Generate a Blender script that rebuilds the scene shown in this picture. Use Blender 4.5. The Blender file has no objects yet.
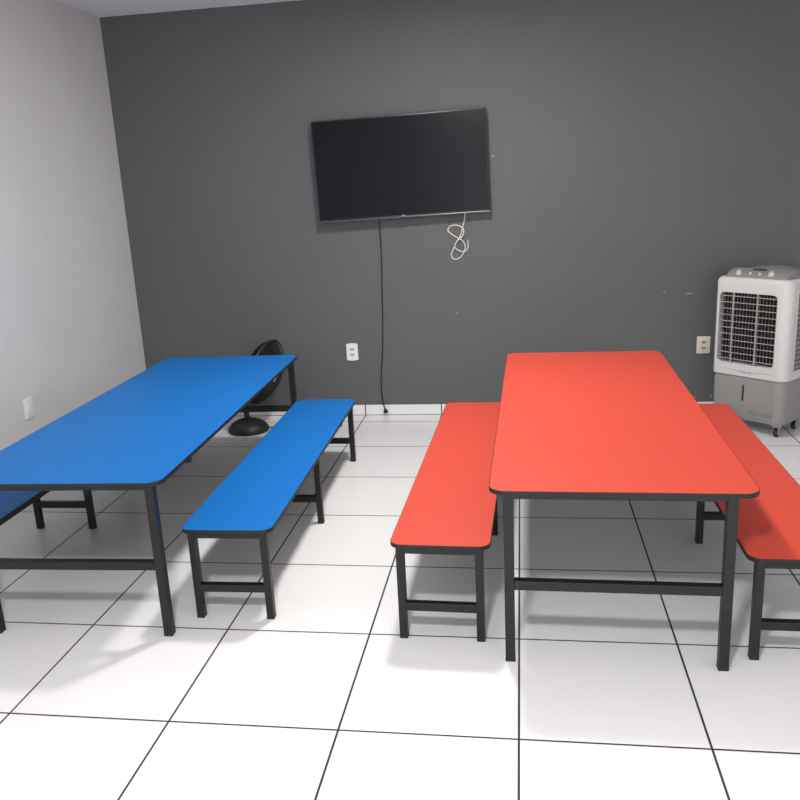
import bpy, bmesh, math, random
from mathutils import Vector, Matrix

random.seed(4)
PI = math.pi
R = math.radians
scene = bpy.context.scene
C = scene.collection
V = Vector
TILE = 0.6          # floor tile, metres
ROW0 = -0.311 * TILE  # first grout row in front of the back wall
WALL_X = -2.387     # left wall
RIGHT_X = 3.75
FRONT_Y = -8.2
CEIL = 3.02

# ------------------------------------------------------------------ materials
def lin(c):
    return tuple(((v / 255) / 12.92 if v / 255 <= 0.04045 else ((v / 255 + 0.055) / 1.055) ** 2.4) for v in c)

def new_mat(name):
    m = bpy.data.materials.new(name)
    m.use_nodes = True
    nt = m.node_tree
    return m, nt, nt.nodes['Principled BSDF']

def plain(name, rgb, rough=0.5, metal=0.0, spec=0.5, noise=0.0, nscale=40.0, bump=0.0, bscale=200.0):
    """procedural surface: base colour with a faint noise variation and optional fine bump"""
    m, nt, b = new_mat(name)
    b.inputs['Roughness'].default_value = rough
    b.inputs['Metallic'].default_value = metal
    b.inputs['Specular IOR Level'].default_value = spec
    tc = nt.nodes.new('ShaderNodeTexCoord')
    n = nt.nodes.new('ShaderNodeTexNoise')
    n.inputs['Scale'].default_value = nscale
    n.inputs['Detail'].default_value = 4
    nt.links.new(tc.outputs['Object'], n.inputs['Vector'])
    mix = nt.nodes.new('ShaderNodeMix'); mix.data_type = 'RGBA'
    mix.inputs[6].default_value = (*[max(0, v * (1 - noise)) for v in rgb], 1)
    mix.inputs[7].default_value = (*[min(1, v * (1 + noise)) for v in rgb], 1)
    nt.links.new(n.outputs['Fac'], mix.inputs[0])
    nt.links.new(mix.outputs[2], b.inputs['Base Color'])
    if bump > 0:
        n2 = nt.nodes.new('ShaderNodeTexNoise')
        n2.inputs['Scale'].default_value = bscale
        n2.inputs['Detail'].default_value = 3
        nt.links.new(tc.outputs['Object'], n2.inputs['Vector'])
        bp = nt.nodes.new('ShaderNodeBump')
        bp.inputs['Strength'].default_value = bump
        bp.inputs['Distance'].default_value = 0.002
        nt.links.new(n2.outputs['Fac'], bp.inputs['Height'])
        nt.links.new(bp.outputs['Normal'], b.inputs['Normal'])
    return m

def mth(nt, op, a, bval=None, c=None):
    n = nt.nodes.new('ShaderNodeMath'); n.operation = op
    for i, v in enumerate((a, bval, c)):
        if v is None: continue
        if isinstance(v, (int, float)): n.inputs[i].default_value = v
        else: nt.links.new(v, n.inputs[i])
    return n.outputs[0]

def tile_mat(name, use_y=True, gw=0.0078):
    """white porcelain tiles with dark grout; joints every TILE metres in object space"""
    m, nt, b = new_mat(name)
    tc = nt.nodes.new('ShaderNodeTexCoord')
    sp = nt.nodes.new('ShaderNodeSeparateXYZ')
    nt.links.new(tc.outputs['Object'], sp.inputs[0])
    def joint(out, off):
        a = mth(nt, 'ADD', out, 60.0 * TILE - off)
        a = mth(nt, 'DIVIDE', a, TILE)
        f = mth(nt, 'FRACT', a)
        d = mth(nt, 'ABSOLUTE', mth(nt, 'SUBTRACT', f, 0.5))
        d = mth(nt, 'SUBTRACT', 0.5, d)                       # distance to joint, in tiles
        d = mth(nt, 'MULTIPLY', d, TILE)
        return mth(nt, 'LESS_THAN', d, gw / 2)
    g = joint(sp.outputs[0], 0.0)
    if use_y:
        g = mth(nt, 'MAXIMUM', g, joint(sp.outputs[1], ROW0))
    # faint veining / dust
    n = nt.nodes.new('ShaderNodeTexNoise'); n.inputs['Scale'].default_value = 2.2; n.inputs['Detail'].default_value = 6
    nt.links.new(tc.outputs['Object'], n.inputs['Vector'])
    mx = nt.nodes.new('ShaderNodeMix'); mx.data_type = 'RGBA'
    mx.inputs[6].default_value = (0.80, 0.80, 0.80, 1); mx.inputs[7].default_value = (0.87, 0.865, 0.855, 1)
    nt.links.new(n.outputs['Fac'], mx.inputs[0])
    m2 = nt.nodes.new('ShaderNodeMix'); m2.data_type = 'RGBA'
    nt.links.new(g, m2.inputs[0]); nt.links.new(mx.outputs[2], m2.inputs[6])
    m2.inputs[7].default_value = (0.028, 0.028, 0.030, 1)
    nt.links.new(m2.outputs[2], b.inputs['Base Color'])
    r = mth(nt, 'MULTIPLY_ADD', g, 0.5, 0.26)
    nt.links.new(r, b.inputs['Roughness'])
    b.inputs['Specular IOR Level'].default_value = 0.4
    bp = nt.nodes.new('ShaderNodeBump'); bp.inputs['Strength'].default_value = 0.4; bp.inputs['Distance'].default_value = 0.001
    nt.links.new(mth(nt, 'SUBTRACT', 1.0, g), bp.inputs['Height'])
    nt.links.new(bp.outputs['Normal'], b.inputs['Normal'])
    return m

def wall_mat(name, rgb, rough, spots=()):
    m, nt, b = new_mat(name)
    tc = nt.nodes.new('ShaderNodeTexCoord')
    n = nt.nodes.new('ShaderNodeTexNoise'); n.inputs['Scale'].default_value = 1.3; n.inputs['Detail'].default_value = 5
    nt.links.new(tc.outputs['Object'], n.inputs['Vector'])
    mx = nt.nodes.new('ShaderNodeMix'); mx.data_type = 'RGBA'
    mx.inputs[6].default_value = (*[v * 0.93 for v in rgb], 1); mx.inputs[7].default_value = (*[v * 1.07 for v in rgb], 1)
    nt.links.new(n.outputs['Fac'], mx.inputs[0])
    col = mx.outputs[2]
    if spots:       # chips in the paint
        tot = None
        n3 = nt.nodes.new('ShaderNodeTexNoise'); n3.inputs['Scale'].default_value = 90
        nt.links.new(tc.outputs['Object'], n3.inputs['Vector'])
        for (x, z, rx, rz) in spots:
            mp = nt.nodes.new('ShaderNodeMapping'); mp.vector_type = 'TEXTURE'
            mp.inputs['Location'].default_value = (x, 0, z); mp.inputs['Scale'].default_value = (rx, 1, rz)
            nt.links.new(tc.outputs['Object'], mp.inputs['Vector'])
            ln = nt.nodes.new('ShaderNodeVectorMath'); ln.operation = 'LENGTH'
            nt.links.new(mp.outputs[0], ln.inputs[0])
            d = mth(nt, 'ADD', ln.outputs['Value'], n3.outputs['Fac'])
            f = mth(nt, 'LESS_THAN', d, 1.4)
            tot = f if tot is None else mth(nt, 'MAXIMUM', tot, f)
        m2 = nt.nodes.new('ShaderNodeMix'); m2.data_type = 'RGBA'
        nt.links.new(tot, m2.inputs[0]); nt.links.new(col, m2.inputs[6])
        m2.inputs[7].default_value = (0.30, 0.30, 0.29, 1)
        col = m2.outputs[2]
    nt.links.new(col, b.inputs['Base Color'])
    b.inputs['Roughness'].default_value = rough
    b.inputs['Specular IOR Level'].default_value = 0.3
    n2 = nt.nodes.new('ShaderNodeTexNoise'); n2.inputs['Scale'].default_value = 140; n2.inputs['Detail'].default_value = 4
    nt.links.new(tc.outputs['Object'], n2.inputs['Vector'])
    bp = nt.nodes.new('ShaderNodeBump'); bp.inputs['Strength'].default_value = 0.12; bp.inputs['Distance'].default_value = 0.002
    nt.links.new(n2.outputs['Fac'], bp.inputs['Height'])
    nt.links.new(bp.outputs['Normal'], b.inputs['Normal'])
    return m

def emit_mat(name, rgb, strength):
    m, nt, b = new_mat(name)
    b.inputs['Base Color'].default_value = (0.8, 0.8, 0.8, 1)
    b.inputs['Emission Color'].default_value = (*rgb, 1)
    b.inputs['Emission Strength'].default_value = strength
    return m

M = {}
M['floor'] = tile_mat('white_floor_tile')
M['base_tile'] = tile_mat('white_skirting_tile', use_y=False)
M['grout'] = plain('dark_grout', (0.03, 0.03, 0.03), 0.9)
SPOTS = [(0.432, 1.907, .009, .010), (0.142, 0.791, .008, .006), (1.998, 0.126, .008, .011), (1.878, 0.119, .012, .007),
         (1.640, 0.905, .010, .006), (1.812, 0.888, .030, .005)]
M['grey_wall'] = wall_mat('charcoal_wall_paint', (0.117, 0.121, 0.122), 0.62, SPOTS)
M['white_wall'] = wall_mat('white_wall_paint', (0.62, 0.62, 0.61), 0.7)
M['bounce_wall'] = wall_mat('bounce_white_wall_paint', (0.85, 0.85, 0.85), 0.7)  # unseen walls only, made brighter to bounce more fill light
M['ceiling'] = wall_mat('white_ceiling_paint', (0.85, 0.85, 0.85), 0.8)
M['blue'] = plain('blue_laminate', (0.009, 0.163, 0.515), 0.48, spec=0.18, noise=0.05, nscale=300, bump=0.12, bscale=700)
M['red'] = plain('red_laminate', (0.665, 0.078, 0.047), 0.48, spec=0.33, noise=0.05, nscale=300, bump=0.12, bscale=700)
M['under'] = plain('dark_underside', (0.03, 0.028, 0.027), 0.8)
M['edge'] = plain('black_edge_band', (0.012, 0.0125, 0.0125), 0.5, spec=0.35, noise=0.1)
M['tube'] = plain('black_painted_steel', (0.012, 0.0125, 0.0125), 0.42, spec=0.32, noise=0.12, nscale=25, bump=0.05, bscale=150)
M['cap'] = plain('black_rubber_foot', (0.012, 0.012, 0.012), 0.7)
M['tv_body'] = plain('black_tv_plastic', (0.010, 0.010, 0.012), 0.38)
M['screen'] = plain('tv_screen_glass', (0.006, 0.006, 0.0095), 0.22, spec=0.16)
M['tv_glint'] = plain('bezel_glint_silver', (0.16, 0.16, 0.17), 0.3, metal=0.8)  # silver tone stands for light reflected along the bottom bezel
M['logo'] = plain('light_grey_mark', (0.55, 0.55, 0.56), 0.4)
M['bracket'] = plain('black_steel_bracket', (0.02, 0.02, 0.02), 0.5)
M['cord'] = plain('black_cord', (0.012, 0.012, 0.013), 0.5)
M['brown_cord'] = plain('dark_plum_cord', (0.055, 0.032, 0.040), 0.5)
M['white_cord'] = plain('white_cord', (0.66, 0.645, 0.60), 0.45)
M['plate'] = plain('white_plate_plastic', (0.80, 0.81, 0.82), 0.35)
M['cream'] = plain('cream_plate_plastic', (0.78, 0.72, 0.60), 0.4)
M['socket_hole'] = plain('dark_socket_hole', (0.03, 0.03, 0.03), 0.6)
M['socket_rim'] = plain('grey_socket_insert', (0.56, 0.56, 0.56), 0.45)
M['cream_rim'] = plain('cream_socket_insert', (0.50, 0.45, 0.36), 0.45)
M['cool_white'] = plain('white_cooler_plastic', (0.655, 0.645, 0.635), 0.36, noise=0.03, nscale=6)
M['cool_grey'] = plain('grey_cooler_plastic', (0.285, 0.278, 0.272), 0.42, noise=0.03, nscale=6)
M['cool_panel'] = plain('mid_grey_panel_plastic', (0.27, 0.27, 0.27), 0.38)
M['cool_dark'] = plain('dark_grille_recess', (0.030, 0.028, 0.027), 0.7)
M['vane'] = plain('grey_vane_plastic', (0.16, 0.15, 0.145), 0.5)
M['slat'] = plain('pale_grey_slat_plastic', (0.36, 0.345, 0.335), 0.45)
M['knob'] = plain('pale_knob_plastic', (0.62, 0.61, 0.60), 0.35)
M['wheel'] = plain('black_wheel_rubber', (0.015, 0.015, 0.015), 0.55)
M['fan_black'] = plain('black_fan_plastic', (0.014, 0.014, 0.015), 0.5)
M['fan_wire'] = plain('black_fan_wire', (0.008, 0.008, 0.009), 0.55)
M['chrome'] = plain('silver_badge', (0.72, 0.72, 0.72), 0.25, metal=0.7)
M['lamp'] = emit_mat('lamp_diffuser', (1.0, 0.985, 0.96), 6.0)
M['lamp_rim'] = plain('white_lamp_housing', (0.75, 0.75, 0.75), 0.4)

# ------------------------------------------------------------------ mesh helpers
def link(name, bm, mats, parent=None, smooth=False):
    me = bpy.data.meshes.new(name)
    bmesh.ops.recalc_face_normals(bm, faces=bm.faces)
    bm.to_mesh(me); bm.free()
    for m in (mats if isinstance(mats, (list, tuple)) else [mats]):
        me.materials.append(m)
    if smooth:
        for p in me.polygons: p.use_smooth = True
    o = bpy.data.objects.new(name, me)
    C.objects.link(o)
    if parent is not None: o.parent = parent
    return o

def soften(o, angle=35):
    me = o.data
    for p in me.polygons: p.use_smooth = True
    me.set_sharp_from_angle(angle=R(angle))
    return o

def thing(name, label, cat, loc=(0, 0, 0), rotz=0.0, group=None):
    o = bpy.data.objects.new(name, None)
    o.empty_display_size = 0.1
    C.objects.link(o)
    o.location = loc; o.rotation_euler = (0, 0, rotz)
    o['label'] = label; o['category'] = cat
    if group: o['group'] = group
    return o

def tag(o, label, cat, group=None):
    o['label'] = label; o['category'] = cat
    if group: o['group'] = group
    return o

def box(bm, x0, x1, y0, y1, z0, z1, bev=0.0, seg=2, mi=0, mat=None):
    r = bmesh.ops.create_cube(bm, size=1.0)
    vs = r['verts']
    for v in vs:
        v.co = V(((x0 + x1) / 2 + v.co.x * (x1 - x0), (y0 + y1) / 2 + v.co.y * (y1 - y0), (z0 + z1) / 2 + v.co.z * (z1 - z0)))
    if mat is not None:
        for v in vs: v.co = mat @ v.co
    fs = set(f for v in vs for f in v.link_faces)
    for f in fs: f.material_index = mi
    if bev > 0:
        es = list(set(e for v in vs for e in v.link_edges))
        bmesh.ops.bevel(bm, geom=es, offset=bev, segments=seg, profile=0.5, affect='EDGES')
    return bm

def rr(w, d, r, n=8, cx=0.0, cy=0.0):
    pts = []
    for (sx, sy, a0) in ((1, 1, 0), (-1, 1, PI / 2), (-1, -1, PI), (1, -1, 1.5 * PI)):
        for i in range(n + 1):
            a = a0 + PI / 2 * i / n
            pts.append((cx + sx * (w / 2 - r) + r * math.cos(a), cy + sy * (d / 2 - r) + r * math.sin(a)))
    return pts

def prism(bm, pts, z0, z1, mi_side=0, mi_top=0, mi_bot=0, bev=0.0, seg=2, mat=None):
    lo = [bm.verts.new((x, y, z0)) for x, y in pts]
    hi = [bm.verts.new((x, y, z1)) for x, y in pts]
    n = len(pts)
    for i in range(n):
        f = bm.faces.new((lo[i], lo[(i + 1) % n], hi[(i + 1) % n], hi[i])); f.material_index = mi_side
    ft = bm.faces.new(hi); ft.material_index = mi_top
    fb = bm.faces.new(lo[::-1]); fb.material_index = mi_bot
    if bev > 0:
        bmesh.ops.bevel(bm, geom=list(ft.edges) + list(fb.edges), offset=bev, segments=seg, profile=0.5, affect='EDGES')
    if mat is not None:
        bmesh.ops.transform(bm, matrix=mat, verts=bm.verts[:])
    return bm

def ring_prism(bm, po, pi_, z0, z1):
    """closed band between two outlines with the same number of points"""
    n = len(po)
    L = [[bm.verts.new((x, y, z)) for x, y in p] for p, z in ((po, z0), (po, z1), (pi_, z1), (pi_, z0))]
    for k in range(4):
        a, b = L[k], L[(k + 1) % 4]
        for i in range(n):
            j = (i + 1) % n
            bm.faces.new((a[i], a[j], b[j], b[i]))
    return bm

def loft(bm, rings, cap=True, mi=0):
    """rings: lists of Vectors with the same count"""
    RV = [[bm.verts.new(p) for p in r] for r in rings]
    n = len(RV[0])
    for a, b in zip(RV[:-1], RV[1:]):
        for i in range(n):
            j = (i + 1) % n
            f = bm.faces.new((a[i], a[j], b[j], b[i])); f.material_index = mi
    if cap:
        f = bm.faces.new(RV[0][::-1]); f.material_index = mi
        f = bm.faces.new(RV[-1]); f.material_index = mi
    return bm

def lathe(bm, prof, n=32, mat=None):
    """prof: list of (radius, z) along local z"""
    new = []
    rings = []
    for r, z in prof:
        if r < 1e-6:
            v = bm.verts.new((0, 0, z)); rings.append([v]); new.append(v)
        else:
            vs = [bm.verts.new((r * math.cos(2 * PI * i / n), r * math.sin(2 * PI * i / n), z)) for i in range(n)]
            rings.append(vs); new += vs
    for a, b in zip(rings[:-1], rings[1:]):
        for i in range(n):
            j = (i + 1) % n
            if len(a) == 1 and len(b) == 1: continue
            if len(a) == 1: bm.faces.new((a[0], b[j], b[i]))
            elif len(b) == 1: bm.faces.new((a[i], a[j], b[0]))
            else: bm.faces.new((a[i], a[j], b[j], b[i]))
    if mat is not None:
        for v in new: v.co = mat @ v.co
    return bm

def spline(pts, sub=10):
    P = [V(p) for p in pts]
    P = [P[0] * 2 - P[1]] + P + [P[-1] * 2 - P[-2]]
    out = []
    for i in range(1, len(P) - 2):
        p0, p1, p2, p3 = P[i - 1:i + 3]
        for k in range(sub):
            t = k / sub
            out.append(0.5 * ((2 * p1) + (p2 - p0) * t + (2 * p0 - 5 * p1 + 4 * p2 - p3) * t * t + (3 * p1 - p0 - 3 * p2 + p3) * t ** 3))
    out.append(P[-2])
    return out

def tube(bm, pts, rad, n=10, closed=False):
    P = [V(p) for p in pts]
    m = len(P)
    prev = None
    rings = []
    for i in range(m):
        if closed: t = (P[(i + 1) % m] - P[i - 1])
        else: t = P[min(i + 1, m - 1)] - P[max(i - 1, 0)]
        t.normalize()
        if prev is None:
            a = V((0, 0, 1)) if abs(t.z) < 0.9 else V((1, 0, 0))
            u = t.cross(a).normalized()
        else:
            u = (prev - t * prev.dot(t)).normalized()
        prev = u
        w = t.cross(u)
        rr_ = rad(i / (m - 1)) if callable(rad) else rad
        rings.append([P[i] + (u * math.cos(2 * PI * k / n) + w * math.sin(2 * PI * k / n)) * rr_ for k in range(n)])
    if closed:
        RV = [[bm.verts.new(p) for p in r] for r in rings]
        for a in range(m):
            A, B = RV[a], RV[(a + 1) % m]
            for i in range(n):
                j = (i + 1) % n
                bm.faces.new((A[i], A[j], B[j], B[i]))
    else:
        loft(bm, rings)
    return bm

def struct(name, bm, mats):
    o = link(name, bm, mats)
    o['kind'] = 'structure'
    return o

NB = lambda: bmesh.new()

# ------------------------------------------------------------------ the room
T = 0.12
struct('floor', box(NB(), WALL_X - T, RIGHT_X + T, FRONT_Y - T, T, -T, 0), M['floor'])
struct('ceiling', box(NB(), WALL_X - T, RIGHT_X + T, FRONT_Y - T, T, CEIL, CEIL + T), M['ceiling'])
struct('wall_back', box(NB(), WALL_X - T, RIGHT_X + T, 0, T, 0, CEIL), M['grey_wall'])
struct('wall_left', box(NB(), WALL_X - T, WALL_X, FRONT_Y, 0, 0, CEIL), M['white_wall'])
struct('wall_right', box(NB(), RIGHT_X, RIGHT_X + T, FRONT_Y, 0, 0, CEIL), M['bounce_wall'])
# unseen wall behind the camera; wide open doorway added for fill light
bm = NB()
DX0, DX1, DZ = -0.2, 3.2, 2.45
box(bm, WALL_X - T, DX0, FRONT_Y - T, FRONT_Y, 0, CEIL)
box(bm, DX1, RIGHT_X + T, FRONT_Y - T, FRONT_Y, 0, CEIL)
box(bm, DX0, DX1, FRONT_Y - T, FRONT_Y, DZ, CEIL)
struct('wall_front', bm, M['bounce_wall'])
bm = NB()
box(bm, DX0 - .05, DX0, FRONT_Y - T, FRONT_Y + .02, 0, DZ + .05, .003, 1)
box(bm, DX1, DX1 + .05, FRONT_Y - T, FRONT_Y + .02, 0, DZ + .05, .003, 1)
box(bm, DX0, DX1, FRONT_Y - T, FRONT_Y + .02, DZ, DZ + .05, .003, 1)
struct('trim_1', bm, M['lamp_rim'])  # frame of the added doorway

def skirting(name, a, b, along):
    bm = NB()
    if along == 'x':
        box(bm, a, b, -0.009, 0.0, 0.004, 0.083, 0.0015, 1)
        box(bm, a, b, -0.0075, 0.0, 0.0, 0.0045, mi=1)
    elif along == 'l':
        box(bm, WALL_X, WALL_X + 0.009, a, b, 0.004, 0.083, 0.0015, 1)
    else:
        box(bm, RIGHT_X - 0.009, RIGHT_X, a, b, 0.004, 0.083, 0.0015, 1)
    return struct(name, bm, [M['base_tile'], M['grout']])
skirting('baseboard_back', WALL_X, RIGHT_X, 'x')
skirting('baseboard_left', FRONT_Y, -0.01, 'l')
skirting('baseboard_right', FRONT_Y, -0.01, 'r')

# ------------------------------------------------------------------ tables and benches
def frame_parts(t, y0, w, tw, top_under, rail_h, st_z0, st_z1, ox=0.0):
    """one welded end frame: two legs, a rail under the top, a low stretcher; front face at y0"""
    for s in (-1, 1):
        bm = NB()
        xa, xb = (ox + s * w / 2, ox + s * w / 2 - s * tw)
        box(bm, min(xa, xb), max(xa, xb), y0, y0 + tw, 0.004, top_under, 0.002, 2)
        leg = link('leg', bm, M['tube'], t)
        bm = NB()
        box(bm, min(xa, xb) - 0.0006, max(xa, xb) + 0.0006, y0 - 0.0006, y0 + tw + 0.0006, 0.0, 0.014, 0.002, 1)
        link('foot_cap', bm, M['cap'], leg)
    bm = NB()
    box(bm, ox - w / 2 + tw, ox + w / 2 - tw, y0 + 0.0005, y0 + tw - 0.0005, top_under - rail_h, top_under, 0.0015, 1)
    link('top_rail', bm, M['tube'], t)
    bm = NB()
    box(bm, ox - w / 2 + tw, ox + w / 2 - tw, y0 + 0.001, y0 + tw - 0.001, st_z0, st_z1, 0.0015, 1)
    link('stretcher', bm, M['tube'], t)

def slab(t, name, w, L, rad, ztop, thick, color):
    band = 0.0022
    bm = NB()
    prism(bm, rr(w - 2 * band, L - 2 * band, rad - band, 10), ztop - thick, ztop, 1, 0, 1)
    link(name, bm, [color, M['under']], t)
    bm = NB()
    ring_prism(bm, rr(w, L, rad, 10), rr(w - 2 * band, L - 2 * band, rad - band, 10), ztop - thick - 0.0005, ztop - 0.0012)
    e = soften(link('edge_band', bm, M['edge'], t), 50)
    e['label'] = 'black edge band'

def table(label, cx, ynear, L, w, yaw, color, ztop, fw, ox):
    t = thing('dining_table', label, 'table', (cx, ynear + L / 2, 0), yaw, 'long laminate tables')
    h = L / 2
    th = 0.016
    slab(t, 'tabletop', w, L, 0.062, ztop, th, color)
    frame_parts(t, -h + 0.002, fw, 0.036, ztop - th - 0.0006, 0.0135, 0.298, 0.334, ox)
    frame_parts(t, h - 0.075, fw, 0.036, ztop - th - 0.0006, 0.0135, 0.298, 0.334, ox)
    bm = NB()
    box(bm, -w / 2 + 0.004, w / 2 - 0.004, -h + 0.345, -h + 0.375, ztop - th - 0.024, ztop - th - 0.0006, 0.002, 1)
    link('crossbar', bm, M['tube'], t)
    return t

def bench(label, cx, ynear, L, w, yaw, color, ztop=0.408, ox=0.0, rails=False):
    t = thing('bench', label, 'bench', (cx, ynear + L / 2, 0), yaw, 'long laminate benches')
    h = L / 2
    th = 0.016
    slab(t, 'seat', w, L, 0.05, ztop, th, color)
    fw = 0.340
    for y0 in (-h + 0.001, -h + 0.995, -h + 1.995):
        frame_parts(t, y0, fw, 0.032, ztop - th - 0.0006, 0.021, 0.124, 0.158, ox)
    if rails:
        for s in (-1, 1):
            bm = NB(); box(bm, s * (w / 2 - 0.011) - 0.009, s * (w / 2 - 0.011) + 0.009, -h + 0.04, h - 0.05, ztop - th - 0.014, ztop - th - 0.0006, 0.001, 1)
            link('side_rail', bm, M['tube'], t)
    return t

table('long blue-topped table with rounded corners and black metal legs', -1.287, -3.273, 2.404, 0.925, R(1.84), M['blue'], 0.6745, 0.79, 0.040)
table('long red-topped table with rounded corners and black metal legs', 0.978, -3.3545, 2.364, 0.929, R(-0.78), M['red'], 0.6864, 0.799, -0.0125)
bench('blue-topped bench in full light to the right of the blue table', -0.626, -3.103, 2.07, 0.396, R(1.2), M['blue'], 0.408, 0.008)
bench('shaded blue-topped bench between the blue table and the white wall', -1.884, -3.216, 2.07, 0.400, R(1.0), M['blue'], 0.408, 0.0, True)
bench('red-topped bench to the left of the red table', 0.3226, -3.216, 2.0735, 0.393, R(-1.36), M['red'])
bench('red-topped bench to the right of the red table, near the air cooler', 1.6175, -3.2807, 2.0654, 0.390, R(-0.35), M['red'])

# ------------------------------------------------------------------ television
def rot3(ya, pi_, ro):
    return Matrix.Rotation(ya, 4, 'Z') @ Matrix.Rotation(pi_, 4, 'X') @ Matrix.Rotation(ro, 4, 'Y')
TVW, TVH = 1.245, 1.245 * 0.565
tv = thing('television', 'large black flat-screen television, switched off, hung slightly crooked on the dark grey wall', 'television')
tv.matrix_world = Matrix.Translation((-0.2215, -0.090, 1.867)) @ rot3(R(1.2), R(0), R(-1.23))
XZ = Matrix(((1, 0, 0, 0), (0, 0, 1, 0), (0, 1, 0, 0), (0, 0, 0, 1)))   # outline (x,y)->(x,z), extrusion -> y
bm = NB(); prism(bm, rr(TVW, TVH, 0.006, 4), 0.0, 0.028, bev=0.003, mat=XZ)
soften(link('casing', bm, M['tv_body'], tv), 40)
bm = NB(); prism(bm, rr(TVW - 0.016, TVH - 0.026, 0.002, 2, 0, 0.004), -0.0012, 0.004, mat=XZ)
s_ = link('screen', bm, M['screen'], tv); s_['label'] = 'glossy dark screen'
bm = NB()
loft(bm, [[V((x, 0.026, z)) for x, z in rr(0.92, 0.50, 0.03, 5, 0, -0.03)], [V((x, 0.058, z)) for x, z in rr(0.84, 0.43, 0.03, 5, 0, -0.03)],
          [V((x, 0.062, z)) for x, z in rr(0.80, 0.40, 0.03, 5, 0, -0.03)]])
soften(link('rear_housing', bm, M['tv_body'], tv), 40)
bm = NB(); box(bm, -TVW / 2 + 0.002, TVW / 2 - 0.002, -0.0035, 0.004, -TVH / 2 - 0.001, -TVH / 2 + 0.0055, 0.0015, 2)
link('bottom_bezel_glint', bm, M['tv_glint'], tv)  # bezel strip with the reflected light put into its colour
bm = NB()
for k in range(2): box(bm, -0.011 + k * 0.012, -0.002 + k * 0.012, -0.0022, 0.002, -TVH / 2 + 0.0085, -TVH / 2 + 0.0145)
lg = link('logo_mark', bm, M['logo'], tv); lg['label'] = 'tiny pale logo mark'
bm = NB(); box(bm, -0.026, 0.026, 0.0, 0.014, -TVH / 2 - 0.010, -TVH / 2 + 0.002, 0.003, 2)
link('sensor_housing', bm, M['tv_body'], tv)
# wall bracket: in TV space, plate on the set; arm and wall plate in room space
bm = NB(); box(bm, -0.22, 0.22, 0.061, 0.074, -0.19, 0.13, 0.003, 1)
link('mount_plate', bm, M['bracket'], tv)
inv = tv.matrix_world.inverted()
bm = NB()
box(bm, -0.42, -0.02, -0.0135, -0.001, 1.72, 1.96, 0.003, 1)
bmesh.ops.transform(bm, matrix=inv, verts=bm.verts[:])
link('wall_bracket', bm, M['bracket'], tv)

# black power cord hanging from the set
cord = thing('power_cord', 'black power cord hanging straight down the grey wall from the television to the skirting', 'power cord', (-0.434, -0.03, 0))
cp = [(-0.404, -0.016, 1.56), (-0.408, -0.014, 1.44), (-0.406, -0.014, 1.25), (-0.414, -0.018, 1.0), (-0.425, -0.018, 0.70), (-0.438, -0.018, 0.50),
      (-0.455, -0.018, 0.36), (-0.463, -0.018, 0.22), (-0.455, -0.020, 0.12), (-0.444, -0.024, 0.062)]
bm = NB(); tube(bm, [V(p) - V((-0.434, -0.03, 0)) for p in spline(cp, 8)], 0.0042, 8)
soften(link('cable', bm, M['cord'], cord), 60)
plug_m = Matrix.Translation(V((-0.440, -0.026, 0.050)) - V((-0.434, -0.03, 0))) @ Matrix.Rotation(R(-12), 4, 'Y')
bm = NB()
loft(bm, [[plug_m @ V((x, y, z)) for x, y in rr(w, d, r_, 4)] for z, w, d, r_ in
          ((0.014, 0.010, 0.010, .004), (0.004, 0.014, 0.013, .005), (-0.006, 0.030, 0.018, .007), (-0.024, 0.036, 0.020, .008), (-0.027, 0.034, 0.018, .008))])
pl = soften(link('plug', bm, M['cord'], cord), 50)
for dx in (-0.0095, 0, 0.0095):
    bm = NB(); tube(bm, [plug_m @ V((dx, 0.002 if dx == 0 else 0, -0.026)), plug_m @ V((dx, 0.002 if dx == 0 else 0, -0.043))], 0.0022, 8)
    link('prong', bm, M['chrome'], pl)

# white cable looped into a figure of eight under the set
def wp(u, v, d=0.0):
    # photo-derived wall positions
    return V((u, -0.0052 - d, v))
bm = NB()
pts = [wp(0.218, 1.56, 0.004), wp(0.211, 1.49, 0.004), wp(0.197, 1.43, 0.010), wp(0.175, 1.36, 0.010), wp(0.150, 1.325, 0.006), wp(0.118, 1.26), wp(0.104, 1.225), wp(0.118, 1.197),
       wp(0.150, 1.193), wp(0.186, 1.222), wp(0.205, 1.265, 0.004), wp(0.206, 1.30, 0.008), wp(0.180, 1.335, 0.012), wp(0.145, 1.352, 0.010), wp(0.105, 1.380, 0.004), wp(0.086, 1.402), wp(0.096, 1.427),
       wp(0.130, 1.438), wp(0.168, 1.432, 0.004), wp(0.198, 1.408, 0.010), wp(0.200, 1.378, 0.014), wp(0.182, 1.350, 0.018), wp(0.150, 1.322, 0.014), wp(0.132, 1.288, 0.010), wp(0.150, 1.262, 0.010),
       wp(0.186, 1.246, 0.012), wp(0.212, 1.250, 0.008), wp(0.228, 1.275, 0.004), wp(0.228, 1.328, 0.002)]
o0 = V((0.2, -0.006, 1.45))
tube(bm, [p - o0 for p in spline(pts, 7)], 0.0044, 8)
wc = soften(link('network_cable', bm, M['white_cord']), 60)
wc.location = o0 + V((0.010, 0, 0))
tag(wc, 'white cable looped in a figure of eight hanging under the right of the television', 'cable')

# ------------------------------------------------------------------ wall plates
def disc(bm, cx, cz, r, y0, y1, n=20):
    lo = [bm.verts.new((cx + r * math.cos(2 * PI * i / n), y0, cz + r * math.sin(2 * PI * i / n))) for i in range(n)]
    hi = [bm.verts.new((cx + r * math.cos(2 * PI * i / n), y1, cz + r * math.sin(2 * PI * i / n))) for i in range(n)]
    for i in range(n):
        j = (i + 1) % n
        bm.faces.new((lo[i], lo[j], hi[j], hi[i]))
    bm.faces.new(hi); bm.faces.new(lo[::-1])

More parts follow.
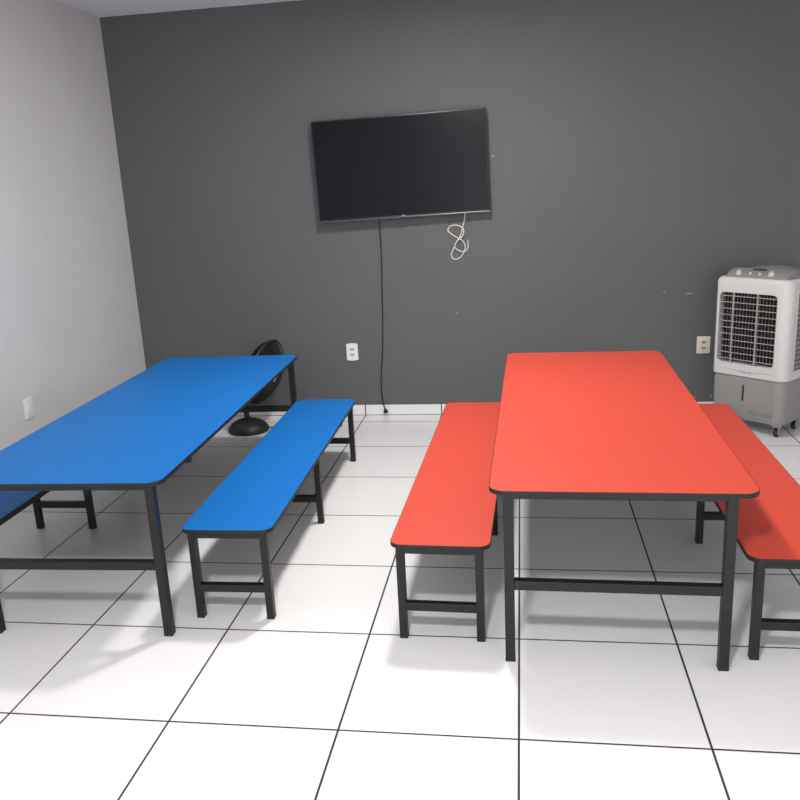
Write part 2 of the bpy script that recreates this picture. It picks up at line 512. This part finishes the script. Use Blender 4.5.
def hexo(cx, cz, w, h):
    return [(cx - w / 2, cz), (cx - w / 2 + h * .45, cz - h / 2), (cx + w / 2 - h * .45, cz - h / 2), (cx + w / 2, cz), (cx + w / 2 - h * .45, cz + h / 2), (cx - w / 2 + h * .45, cz + h / 2)]

def socket(label, loc, w, h, plate, rim, arched, rotz=0.0):
    t = thing('wall_socket', label, 'wall socket', loc, rotz, 'double wall sockets')
    bm = NB()
    if arched:      # top and bottom edges slightly bowed
        pts = []
        for i in range(11):
            x = -w / 2 + w * i / 10
            pts.append((x, -h / 2 + 0.004 - 0.006 * (1 - (2 * x / w) ** 2)))
        for i in range(11):
            x = w / 2 - w * i / 10
            pts.append((x, h / 2 - 0.004 + 0.006 * (1 - (2 * x / w) ** 2)))
    else:
        pts = rr(w, h, 0.006, 4)
    prism(bm, pts, -0.010, -0.0005, bev=0.0025, mat=XZ)
    fp = soften(link('faceplate', bm, plate, t), 40)
    for dz in (0.021, -0.021):
        bm = NB(); prism(bm, hexo(0, dz, 0.040, 0.024), -0.0112, -0.009, mat=XZ)
        ins = link('socket_insert', bm, rim, t)
        bm = NB()
        for dx, ddz in ((-0.0105, 0), (0, -0.0035), (0.0105, 0)):
            disc(bm, dx, dz + ddz, 0.0036, -0.0118, -0.010, 12)
        link('pin_holes', bm, M['socket_hole'], ins)
    bm = NB(); disc(bm, 0, -h / 2 + 0.016, 0.003, -0.0108, -0.009, 10)
    link('screw', bm, M['socket_rim'], t)
    return t
socket('white wall socket with bowed edges, left of the hanging black cord', (-0.677, 0, 0.510), 0.090, 0.132, M['plate'], M['socket_rim'], True)
socket('cream wall socket beside the air cooler', (1.926, 0, 0.512), 0.094, 0.126, M['cream'], M['cream_rim'], False)
t = thing('switch_plate', 'plain white wall plate on the white wall above the blue table', 'wall plate', (WALL_X, -1.625, 0.530), R(90))
bm = NB(); prism(bm, rr(0.086, 0.128, 0.005, 4), -0.012, -0.0005, bev=0.003, mat=XZ)
soften(link('faceplate', bm, M['plate'], t), 40)
bm = NB(); prism(bm, rr(0.050, 0.060, 0.003, 3), -0.0135, -0.011, bev=0.001, mat=XZ)
soften(link('blank_insert', bm, M['plate'], t), 40)
for dz in (-0.05, 0.05):
    bm = NB(); disc(bm, 0, dz, 0.003, -0.0128, -0.011, 10)
    link('screw', bm, M['socket_rim'], t)

# ------------------------------------------------------------------ evaporative air cooler
CW, CD, CR_ = 0.515, 0.36, 0.07
RAD = (.07, .07, .03, .066)     # corner radii: back right, back left, front left, front right
YAW = R(-44)
u = V((math.cos(YAW), math.sin(YAW), 0)); nf = V((math.sin(YAW), -math.cos(YAW), 0))   # along front, front normal
FR = V((2.288, -0.697, 0))
cc = FR - u * CW / 2 - nf * CD / 2
ac = thing('air_cooler', 'tall white and grey evaporative air cooler on castors in front of the dark wall', 'air cooler', cc, YAW)
def ring(w, d, r, z, dy=0.0, n=8):
    return [V((x, y + dy, z)) for x, y in outline(w, d, n)]
def outline(w, d, n=8):
    pts = []
    for (sx, sy, a0), r in zip(((1, 1, 0), (-1, 1, PI / 2), (-1, -1, PI), (1, -1, 1.5 * PI)), RAD):
        for i in range(n + 1):
            a = a0 + PI / 2 * i / n
            pts.append((sx * (w / 2 - r) + r * math.cos(a), sy * (d / 2 - r) + r * math.sin(a)))
    return pts
# local frame: front at -CD/2, right +x
# tank
bm = NB()
loft(bm, [ring(CW - .050, CD - .05, .05, .090), ring(CW - .030, CD - .03, .065, .098), ring(CW - .016, CD - .016, .07, .22), ring(CW - .012, CD - .012, .07, .360), ring(CW - .020, CD - .020, .07, .372), ring(CW - .024, CD - .024, .07, .394)])
tank = soften(link('water_tank', bm, M['cool_grey'], ac), 50); tank['label'] = 'grey water tank'
yf = -CD / 2 + 0.007
bm = NB(); box(bm, -0.030, -0.018, yf - 0.0035, yf + 0.01, .225, .335, 0.002, 2)
link('level_window', bm, M['cool_dark'], tank)
bm = NB()
box(bm, 0.02, 0.185, yf - 0.002, yf + 0.012, .142, .146, 0.001, 1)
box(bm, 0.02, 0.024, yf - 0.002, yf + 0.012, .142, .165, 0.001, 1)
box(bm, 0.181, 0.185, yf - 0.002, yf + 0.012, .142, .165, 0.001, 1)
link('drain_panel_line', bm, M['cool_grey'], tank)
# upper housing: built as a ring of walls with a real grille opening in the front
OW, OH, OZ, OX = 0.400, 0.475, 0.712, -0.0255     # opening width, height, centre height
z0, z1 = .394, 1.022
bm = NB()
N = 8
outl = outline(CW, CD, N)
# split outline: front flat span lies between the two front corners
idx_fl = 3 * (N + 1) - 1      # end of third corner arc = front-left tangent point ( -w/2+r , -d/2 )
idx_fr = 3 * (N + 1)          # start of fourth arc = front-right tangent point
order = [outl[(idx_fr + k) % len(outl)] for k in range(len(outl))]   # from front-right round the back to front-left
lo = [bm.verts.new((x, y, z0)) for x, y in order]
hi = [bm.verts.new((x, y, z1)) for x, y in order]
for i in range(len(order) - 1):
    bm.faces.new((lo[i], lo[i + 1], hi[i + 1], hi[i]))
# front face with hole
op = rr(OW, OH, 0.030, 6, OX, OZ)
fv = [bm.verts.new((x, -CD / 2, z)) for x, z in op]
bv = [bm.verts.new((OX + (x - OX) * 0.985, -CD / 2 + 0.050, OZ + (z - OZ) * 0.985)) for x, z in op]
nO = len(op)
for i in range(nO):
    j = (i + 1) % nO
    bm.faces.new((fv[i], fv[j], bv[j], bv[i]))
# corner fans: outer rectangle corners
cFRt, cFLt, cFLb, cFRb = hi[0], hi[-1], lo[-1], lo[0]
corners = [cFRt, cFLt, cFLb, cFRb]
q = 7
for c in range(4):
    arc = fv[c * q:(c + 1) * q]
    for a, b in zip(arc[:-1], arc[1:]):
        bm.faces.new((corners[c], a, b))
    nxt = fv[((c + 1) * q) % nO]
    bm.faces.new((corners[c], arc[-1], nxt, corners[(c + 1) % 4]))
bm.faces.new([v for v in lo][::-1])
# domed shoulder and top
steps = [(1.036, -.010, .0), (1.047, -.030, .002)]
prevr = hi
for z, g, dy in steps:
    cur = [bm.verts.new((x * (1 + g / CW), y * (1 + g / CD) + dy, z)) for x, y in order]
    for i in range(len(order)):
        j = (i + 1) % len(order)
        bm.faces.new((prevr[i], prevr[j], cur[j], cur[i]))
    prevr = cur
bm.faces.new(prevr)
hs_ = soften(link('upper_housing', bm, M['cool_white'], ac), 40); hs_['label'] = 'white upper housing'
# back plate of recess
bm = NB(); prism(bm, rr(OW, OH, .03, 6, OX, OZ), -CD / 2 + 0.049, -CD / 2 + 0.054, mat=XZ)
link('grille_recess', bm, M['cool_dark'], ac)
# vertical louvre vanes behind, horizontal slats in front
for k in range(17):
    x = OX - OW / 2 + 0.02 + k * (OW - 0.04) / 16
    bm = NB()
    mt = Matrix.Translation((x, -CD / 2 + 0.034, OZ)) @ Matrix.Rotation(R(22), 4, 'Z')
    box(bm, -0.0016, 0.0016, -0.013, 0.013, -OH / 2 + 0.008, OH / 2 - 0.008, mat=mt)
    link('vertical_vane', bm, M['vane'], ac)
for k in range(11):
    z = OZ - OH / 2 + 0.026 + k * (OH - 0.052) / 10
    bm = NB()
    mt = Matrix.Translation((OX, -CD / 2 + 0.011, z)) @ Matrix.Rotation(R(-12), 4, 'X')
    box(bm, -OW / 2 + 0.002, OW / 2 - 0.002, -0.010, 0.009, -0.0028, 0.0028, 0.001, 1, mat=mt)
    link('horizontal_slat', bm, M['slat'], ac)
for x in (OX - OW / 2 + OW * 0.245, OX - OW / 2 + OW * 0.665):
    bm = NB(); box(bm, x - 0.0045, x + 0.0045, -CD / 2 - 0.001, -CD / 2 + 0.016, OZ - OH / 2 + 0.001, OZ + OH / 2 - 0.001, 0.001, 1)
    link('grille_divider', bm, M['slat'], ac)
# small wordmark under the grille
bm = NB()
for k, (hh, ww) in enumerate(((.013, .009), (.010, .008), (.010, .008), (.013, .004), (.010, .008), (.010, .008))):
    x = -0.045 + k * 0.0125
    mt = Matrix.Translation((x, -CD / 2, 0.4165)) @ Matrix.Rotation(R(12), 4, 'Y')
    box(bm, 0, 0.003, -0.0012, 0.002, 0, hh, mat=mt)
    box(bm, 0, ww, -0.0012, 0.002, 0, 0.003, mat=mt)
    if k in (1, 2, 4, 5): box(bm, ww - 0.003, ww, -0.0012, 0.002, 0, hh * .8, mat=mt)
w_ = link('wordmark', bm, M['cool_panel'], ac); w_['label'] = 'small grey lettering'
bm = NB()
tube(bm, [V((x, -CD / 2 - 0.0002, 0.434 - 0.010 * (1 - (x / 0.20) ** 2) + 0.004)) for x in [-0.17 + 0.34 * i / 16 for i in range(17)]], 0.0012, 6)
link('moulding_line', bm, M['cool_panel'], hs_)
# control panel sloping up toward the back, arched lid behind
bm = NB()
pz = 1.070
ys = [-CD / 2 + 0.008, -CD / 2 + 0.03, -CD / 2 + 0.085, -CD / 2 + 0.14]
zs = [1.034, 1.060, 1.086, 1.098]
rings = []
for y, z in zip(ys, zs):
    hw = {0: 0.180, 1: 0.205, 2: 0.215, 3: 0.215}[ys.index(y)]
    rings.append([V((-hw, y, 1.022)), V((hw, y, 1.022)), V((hw, y, z - .004)), V((hw - .02, y, z)), V((-hw + .02, y, z)), V((-hw, y, z - .004))])
loft(bm, rings)
cpn = soften(link('control_panel', bm, M['cool_panel'], ac), 50); cpn['label'] = 'grey control panel'
bm = NB()
rings = []
for i in range(9):
    x = -0.222 + 0.444 * i / 8
    zz = 1.066 + 0.040 * (1 - (x / 0.226) ** 2)
    rings.append([V((x, -CD / 2 + 0.13, 1.03)), V((x, CD / 2 - 0.03, 1.03)), V((x, CD / 2 - 0.03, zz - .006)), V((x, CD / 2 - 0.05, zz)), V((x, -CD / 2 + 0.16, zz)), V((x, -CD / 2 + 0.13, zz - .006))])
loft(bm, rings)
soften(link('top_lid', bm, M['cool_panel'], ac), 40)
bm = NB(); box(bm, -0.06, 0.03, -CD / 2 + 0.100, -CD / 2 + 0.120, 1.086, 1.0985, 0.002, 1)
link('display_slot', bm, M['cool_dark'], cpn)
def knob(x, r, h, nm):
    y = -CD / 2 + 0.052
    m = Matrix.Translation((x, y, 1.068)) @ Matrix.Rotation(R(25), 4, 'X')
    bm = NB(); lathe(bm, [(0, 0), (r, 0), (r, h * .3), (r * .86, h * .85), (r * .7, h), (0, h)], 20, m)
    if nm == 'knob': box(bm, -0.003, 0.003, -r * .8, r * .8, h * .9, h * 1.25, 0.001, 1, mat=m)
    soften(link(nm, bm, M['knob'], cpn), 40)
knob(-0.127, 0.020, 0.022, 'knob'); knob(0.096, 0.020, 0.022, 'knob')
knob(-0.047, 0.010, 0.013, 'button'); knob(0.018, 0.010, 0.013, 'button')
# side intake grilles and handle
for s in (-1, 1):
    bm = NB()
    x = s * CW / 2
    box(bm, min(x, x + s * .003), max(x, x + s * .003), -0.085, 0.115, .455, .985, 0.001, 1)
    sg = link('side_intake', bm, M['vane'], ac)
    bm = NB()
    for k in range(16):
        z = .47 + k * .0325
        box(bm, min(x + s * .002, x + s * .007), max(x + s * .002, x + s * .007), -0.083, 0.113, z, z + .012)
    link('louvre_panel', bm, M['cool_panel'], sg)
    bm = NB()
    for y0 in (-.092, .115):
        box(bm, min(x, x + s * .006), max(x, x + s * .006), y0, y0 + .008, .448, .992, 0.001, 1)
    for zz in (.446, .984):
        box(bm, min(x, x + s * .006), max(x, x + s * .006), -.092, .123, zz, zz + .009, 0.001, 1)
    link('intake_frame', bm, M['cool_white'], sg)
# castors
for sx in (-1, 1):
    for sy in (-1, 1):
        cx, cy = sx * (CW / 2 - 0.065), sy * (CD / 2 - 0.062)
        bm = NB()
        lathe(bm, [(0, .093), (.036, .093), (.034, .078), (.020, .070), (0, .070)], 20, Matrix.Translation((cx, cy, 0)))
        for dx in (-0.019, 0.015):
            box(bm, cx + dx, cx + dx + .004, cy - .010, cy + .024, .022, .074, 0.001, 1)
        cst = soften(link('castor', bm, M['cool_panel'], ac), 40)
        bm = NB()
        lathe(bm, [(0, -.012), (.022, -.012), (.029, -.009), (.0305, 0), (.029, .009), (.022, .012), (0, .012)], 24,
              Matrix.Translation((cx, cy + .010, .0307)) @ Matrix.Rotation(R(90), 4, 'Y'))
        soften(link('wheel', bm, M['wheel'], cst), 40)

# ------------------------------------------------------------------ black fan behind the blue table
FB = V((-1.425, -0.41, 0))
HC = V((-1.266, -0.40, 0.447)) - FB     # head centre, in fan space
fan = thing('floor_fan', 'black round fan on a domed base between the blue table and the grey wall', 'fan', FB)
bm = NB()
prof = [(0, 0), (.150, 0), (.156, .012), (.150, .034), (.128, .060), (.095, .082), (.050, .098), (0, .102)]
lathe(bm, prof, 40)
for v in bm.verts: v.co.y *= 0.92
soften(link('base', bm, M['fan_black'], fan), 40)
face = V((math.cos(R(-12)), math.sin(R(-12)), -0.32)).normalized()
side = V((0, 0, 1)).cross(face).normalized(); upv = face.cross(side)
HM = Matrix((( side.x, upv.x, face.x, HC.x), (side.y, upv.y, face.y, HC.y), (side.z, upv.z, face.z, HC.z), (0, 0, 0, 1)))
motor_back = HC - face * 0.135
bm = NB(); tube(bm, spline([(0, 0, .085), (-0.005, 0.0, .20), tuple(motor_back + V((0.0, 0, -0.09))), tuple(motor_back + face * .03)], 6), 0.020, 12)
soften(link('pole', bm, M['fan_black'], fan), 50)
bm = NB(); lathe(bm, [(0, -.165), (.045, -.155), (.066, -.12), (.070, -.06), (.058, -.045), (0, -.045)], 28, HM)
soften(link('motor_housing', bm, M['fan_black'], fan), 40)
FRAD = 0.250
def cage(name, prof, nsp, wire=0.0024):
    bm = NB()
    for k in range(nsp):
        a = 2 * PI * k / nsp
        tube(bm, [HM @ V((r * math.cos(a), r * math.sin(a), z)) for r, z in prof], wire, 5)
    return bm
bm = cage('rear', [(.055, -.085), (.15, -.080), (.215, -.055), (FRAD, -.012), (FRAD, 0)], 90, 0.0032)
tube(bm, [HM @ V((.15 * math.cos(a), .15 * math.sin(a), -.082)) for a in [2 * PI * i / 40 for i in range(40)]], .003, 6, True)
soften(link('rear_grille', bm, M['fan_wire'], fan), 60)
bm = cage('front', [(.045, .085), (.11, .082), (.175, .064), (.225, .030), (FRAD, 0)], 96, 0.0032)
for rr_, zz in ((.11, .083), (.18, .063)):
    tube(bm, [HM @ V((rr_ * math.cos(a), rr_ * math.sin(a), zz)) for a in [2 * PI * i / 44 for i in range(44)]], .0026, 6, True)
soften(link('front_grille', bm, M['fan_wire'], fan), 60)
bm = NB(); tube(bm, [HM @ V((FRAD * math.cos(a), FRAD * math.sin(a), 0)) for a in [2 * PI * i / 56 for i in range(56)]], .011, 10, True)
soften(link('grille_rim', bm, M['fan_black'], fan), 60)
bm = NB(); lathe(bm, [(0, .070), (.050, .074), (.056, .083), (.048, .090), (0, .092)], 28, HM)
hub = soften(link('grille_badge', bm, M['fan_black'], fan), 40)
bm = NB(); lathe(bm, [(0, .0905), (.036, .0905), (.035, .094), (.012, .0965), (0, .097)], 28, HM)
bd = soften(link('badge_disc', bm, M['chrome'], hub), 40); bd['label'] = 'silver badge'
bm = NB(); lathe(bm, [(0, -.046), (.040, -.046), (.044, -.01), (.036, .03), (0, .045)], 24, HM)
soften(link('blade_hub', bm, M['fan_black'], fan), 40)
for k in range(5):
    a0 = 2 * PI * k / 5
    bm = NB()
    grid = []
    for i in range(9):
        r = .035 + i * .0228
        half = R(26) + R(10) * math.sin(PI * i / 8)
        row = []
        for j in range(7):
            a = a0 + half * (j / 3 - 1) + .12 * i / 8
            row.append(HM @ V((r * math.cos(a), r * math.sin(a), -.028 + .05 * (j / 6))))
        grid.append(row)
    for off in (0.0, 0.003):
        vs = [[bm.verts.new(p + face * off) for p in row] for row in grid]
        for i in range(8):
            for j in range(6):
                bm.faces.new((vs[i][j], vs[i + 1][j], vs[i + 1][j + 1], vs[i][j + 1]))
        if off == 0.0: first = vs
        else:
            def rim(g): return [g[0][j] for j in range(7)] + [g[i][6] for i in range(1, 9)] + [g[8][j] for j in range(5, -1, -1)] + [g[i][0] for i in range(7, 0, -1)]
            A, B = rim(first), rim(vs)
            for i in range(len(A)):
                j = (i + 1) % len(A)
                bm.faces.new((A[i], A[j], B[j], B[i]))
    soften(link('blade', bm, M['fan_black'], fan), 50)
bm = NB()
tube(bm, [p - FB for p in spline([(-1.29, -.36, .012), (-1.20, -.30, .005), (-1.12, -.22, .005), (-1.02, -.24, .005), (-0.92, -.36, .005), (-0.84, -.40, .005),
     (-0.765, -.375, .005), (-0.735, -.30, .005), (-0.765, -.215, .006), (-0.85, -.205, .006), (-0.95, -.30, .013), (-1.05, -.36, .006), (-1.13, -.38, .005)], 8)], .0042, 8)
soften(link('power_lead', bm, M['brown_cord'], fan), 60)

# ------------------------------------------------------------------ lamps
def lamp(label, x, y, power):
    t = thing('ceiling_lamp', label, 'ceiling lamp', (x, y, CEIL), 0, 'round ceiling lamps')
    bm = NB(); lathe(bm, [(0, 0), (.17, 0), (.17, -.035), (.155, -.042), (.150, -.036), (0, -.036)], 40)
    soften(link('housing', bm, M['lamp_rim'], t), 40)
    bm = NB(); lathe(bm, [(0, -.044), (.10, -.043), (.149, -.039), (.149, -.036), (0, -.036)], 40)
    soften(link('diffuser', bm, M['lamp'], t), 40)
    ld = bpy.data.lights.new('lamp_light', 'AREA')
    ld.shape = 'DISK'; ld.size = 0.29; ld.energy = power; ld.color = (1.0, 0.985, 0.965)
    lo_ = bpy.data.objects.new('lamp_light', ld)
    C.objects.link(lo_)
    lo_.location = (x, y, CEIL - 0.052)
    return t
lamp('round ceiling lamp above the gap between the two tables', 0.15, -1.90, 65)
lamp('round ceiling lamp above the camera end of the room', 0.25, -5.80, 98)

w = bpy.data.worlds.new('World'); scene.world = w
w.use_nodes = True
w.node_tree.nodes['Background'].inputs[0].default_value = (0.5, 0.5, 0.52, 1)
w.node_tree.nodes['Background'].inputs[1].default_value = 6.5  # fill light, enters through the added doorway

# ------------------------------------------------------------------ camera
P = dict(f=815.642, pitch=0.2615, yaw=-0.1544, roll=-0.0503, c=(1.0377, -10.1291, 2.9418))
cyw, syw = math.cos(P['yaw']), math.sin(P['yaw']); cp_, sp_ = math.cos(P['pitch']), math.sin(P['pitch'])
fwd = V((syw * cp_, cyw * cp_, -sp_)); right = V((cyw, -syw, 0)); up = right.cross(fwd)
cr, sr = math.cos(P['roll']), math.sin(P['roll'])
rx = right * cr + up * sr; uy = -right * sr + up * cr
cd = bpy.data.cameras.new('camera'); cam = bpy.data.objects.new('camera', cd); C.objects.link(cam)
cd.sensor_fit = 'HORIZONTAL'; cd.sensor_width = 36.0; cd.lens = P['f'] / 800 * 36.0
cd.clip_start = 0.05
bk = -fwd
loc = V(P['c']) * TILE
cam.matrix_world = Matrix(((rx.x, uy.x, bk.x, loc.x), (rx.y, uy.y, bk.y, loc.y), (rx.z, uy.z, bk.z, loc.z), (0, 0, 0, 1)))
scene.camera = cam

scene.view_settings.view_transform = 'Standard'
scene.view_settings.look = 'None'
scene.view_settings.gamma = 1.0
scene.view_settings.use_curve_mapping = False
scene.view_settings.exposure = -0.06
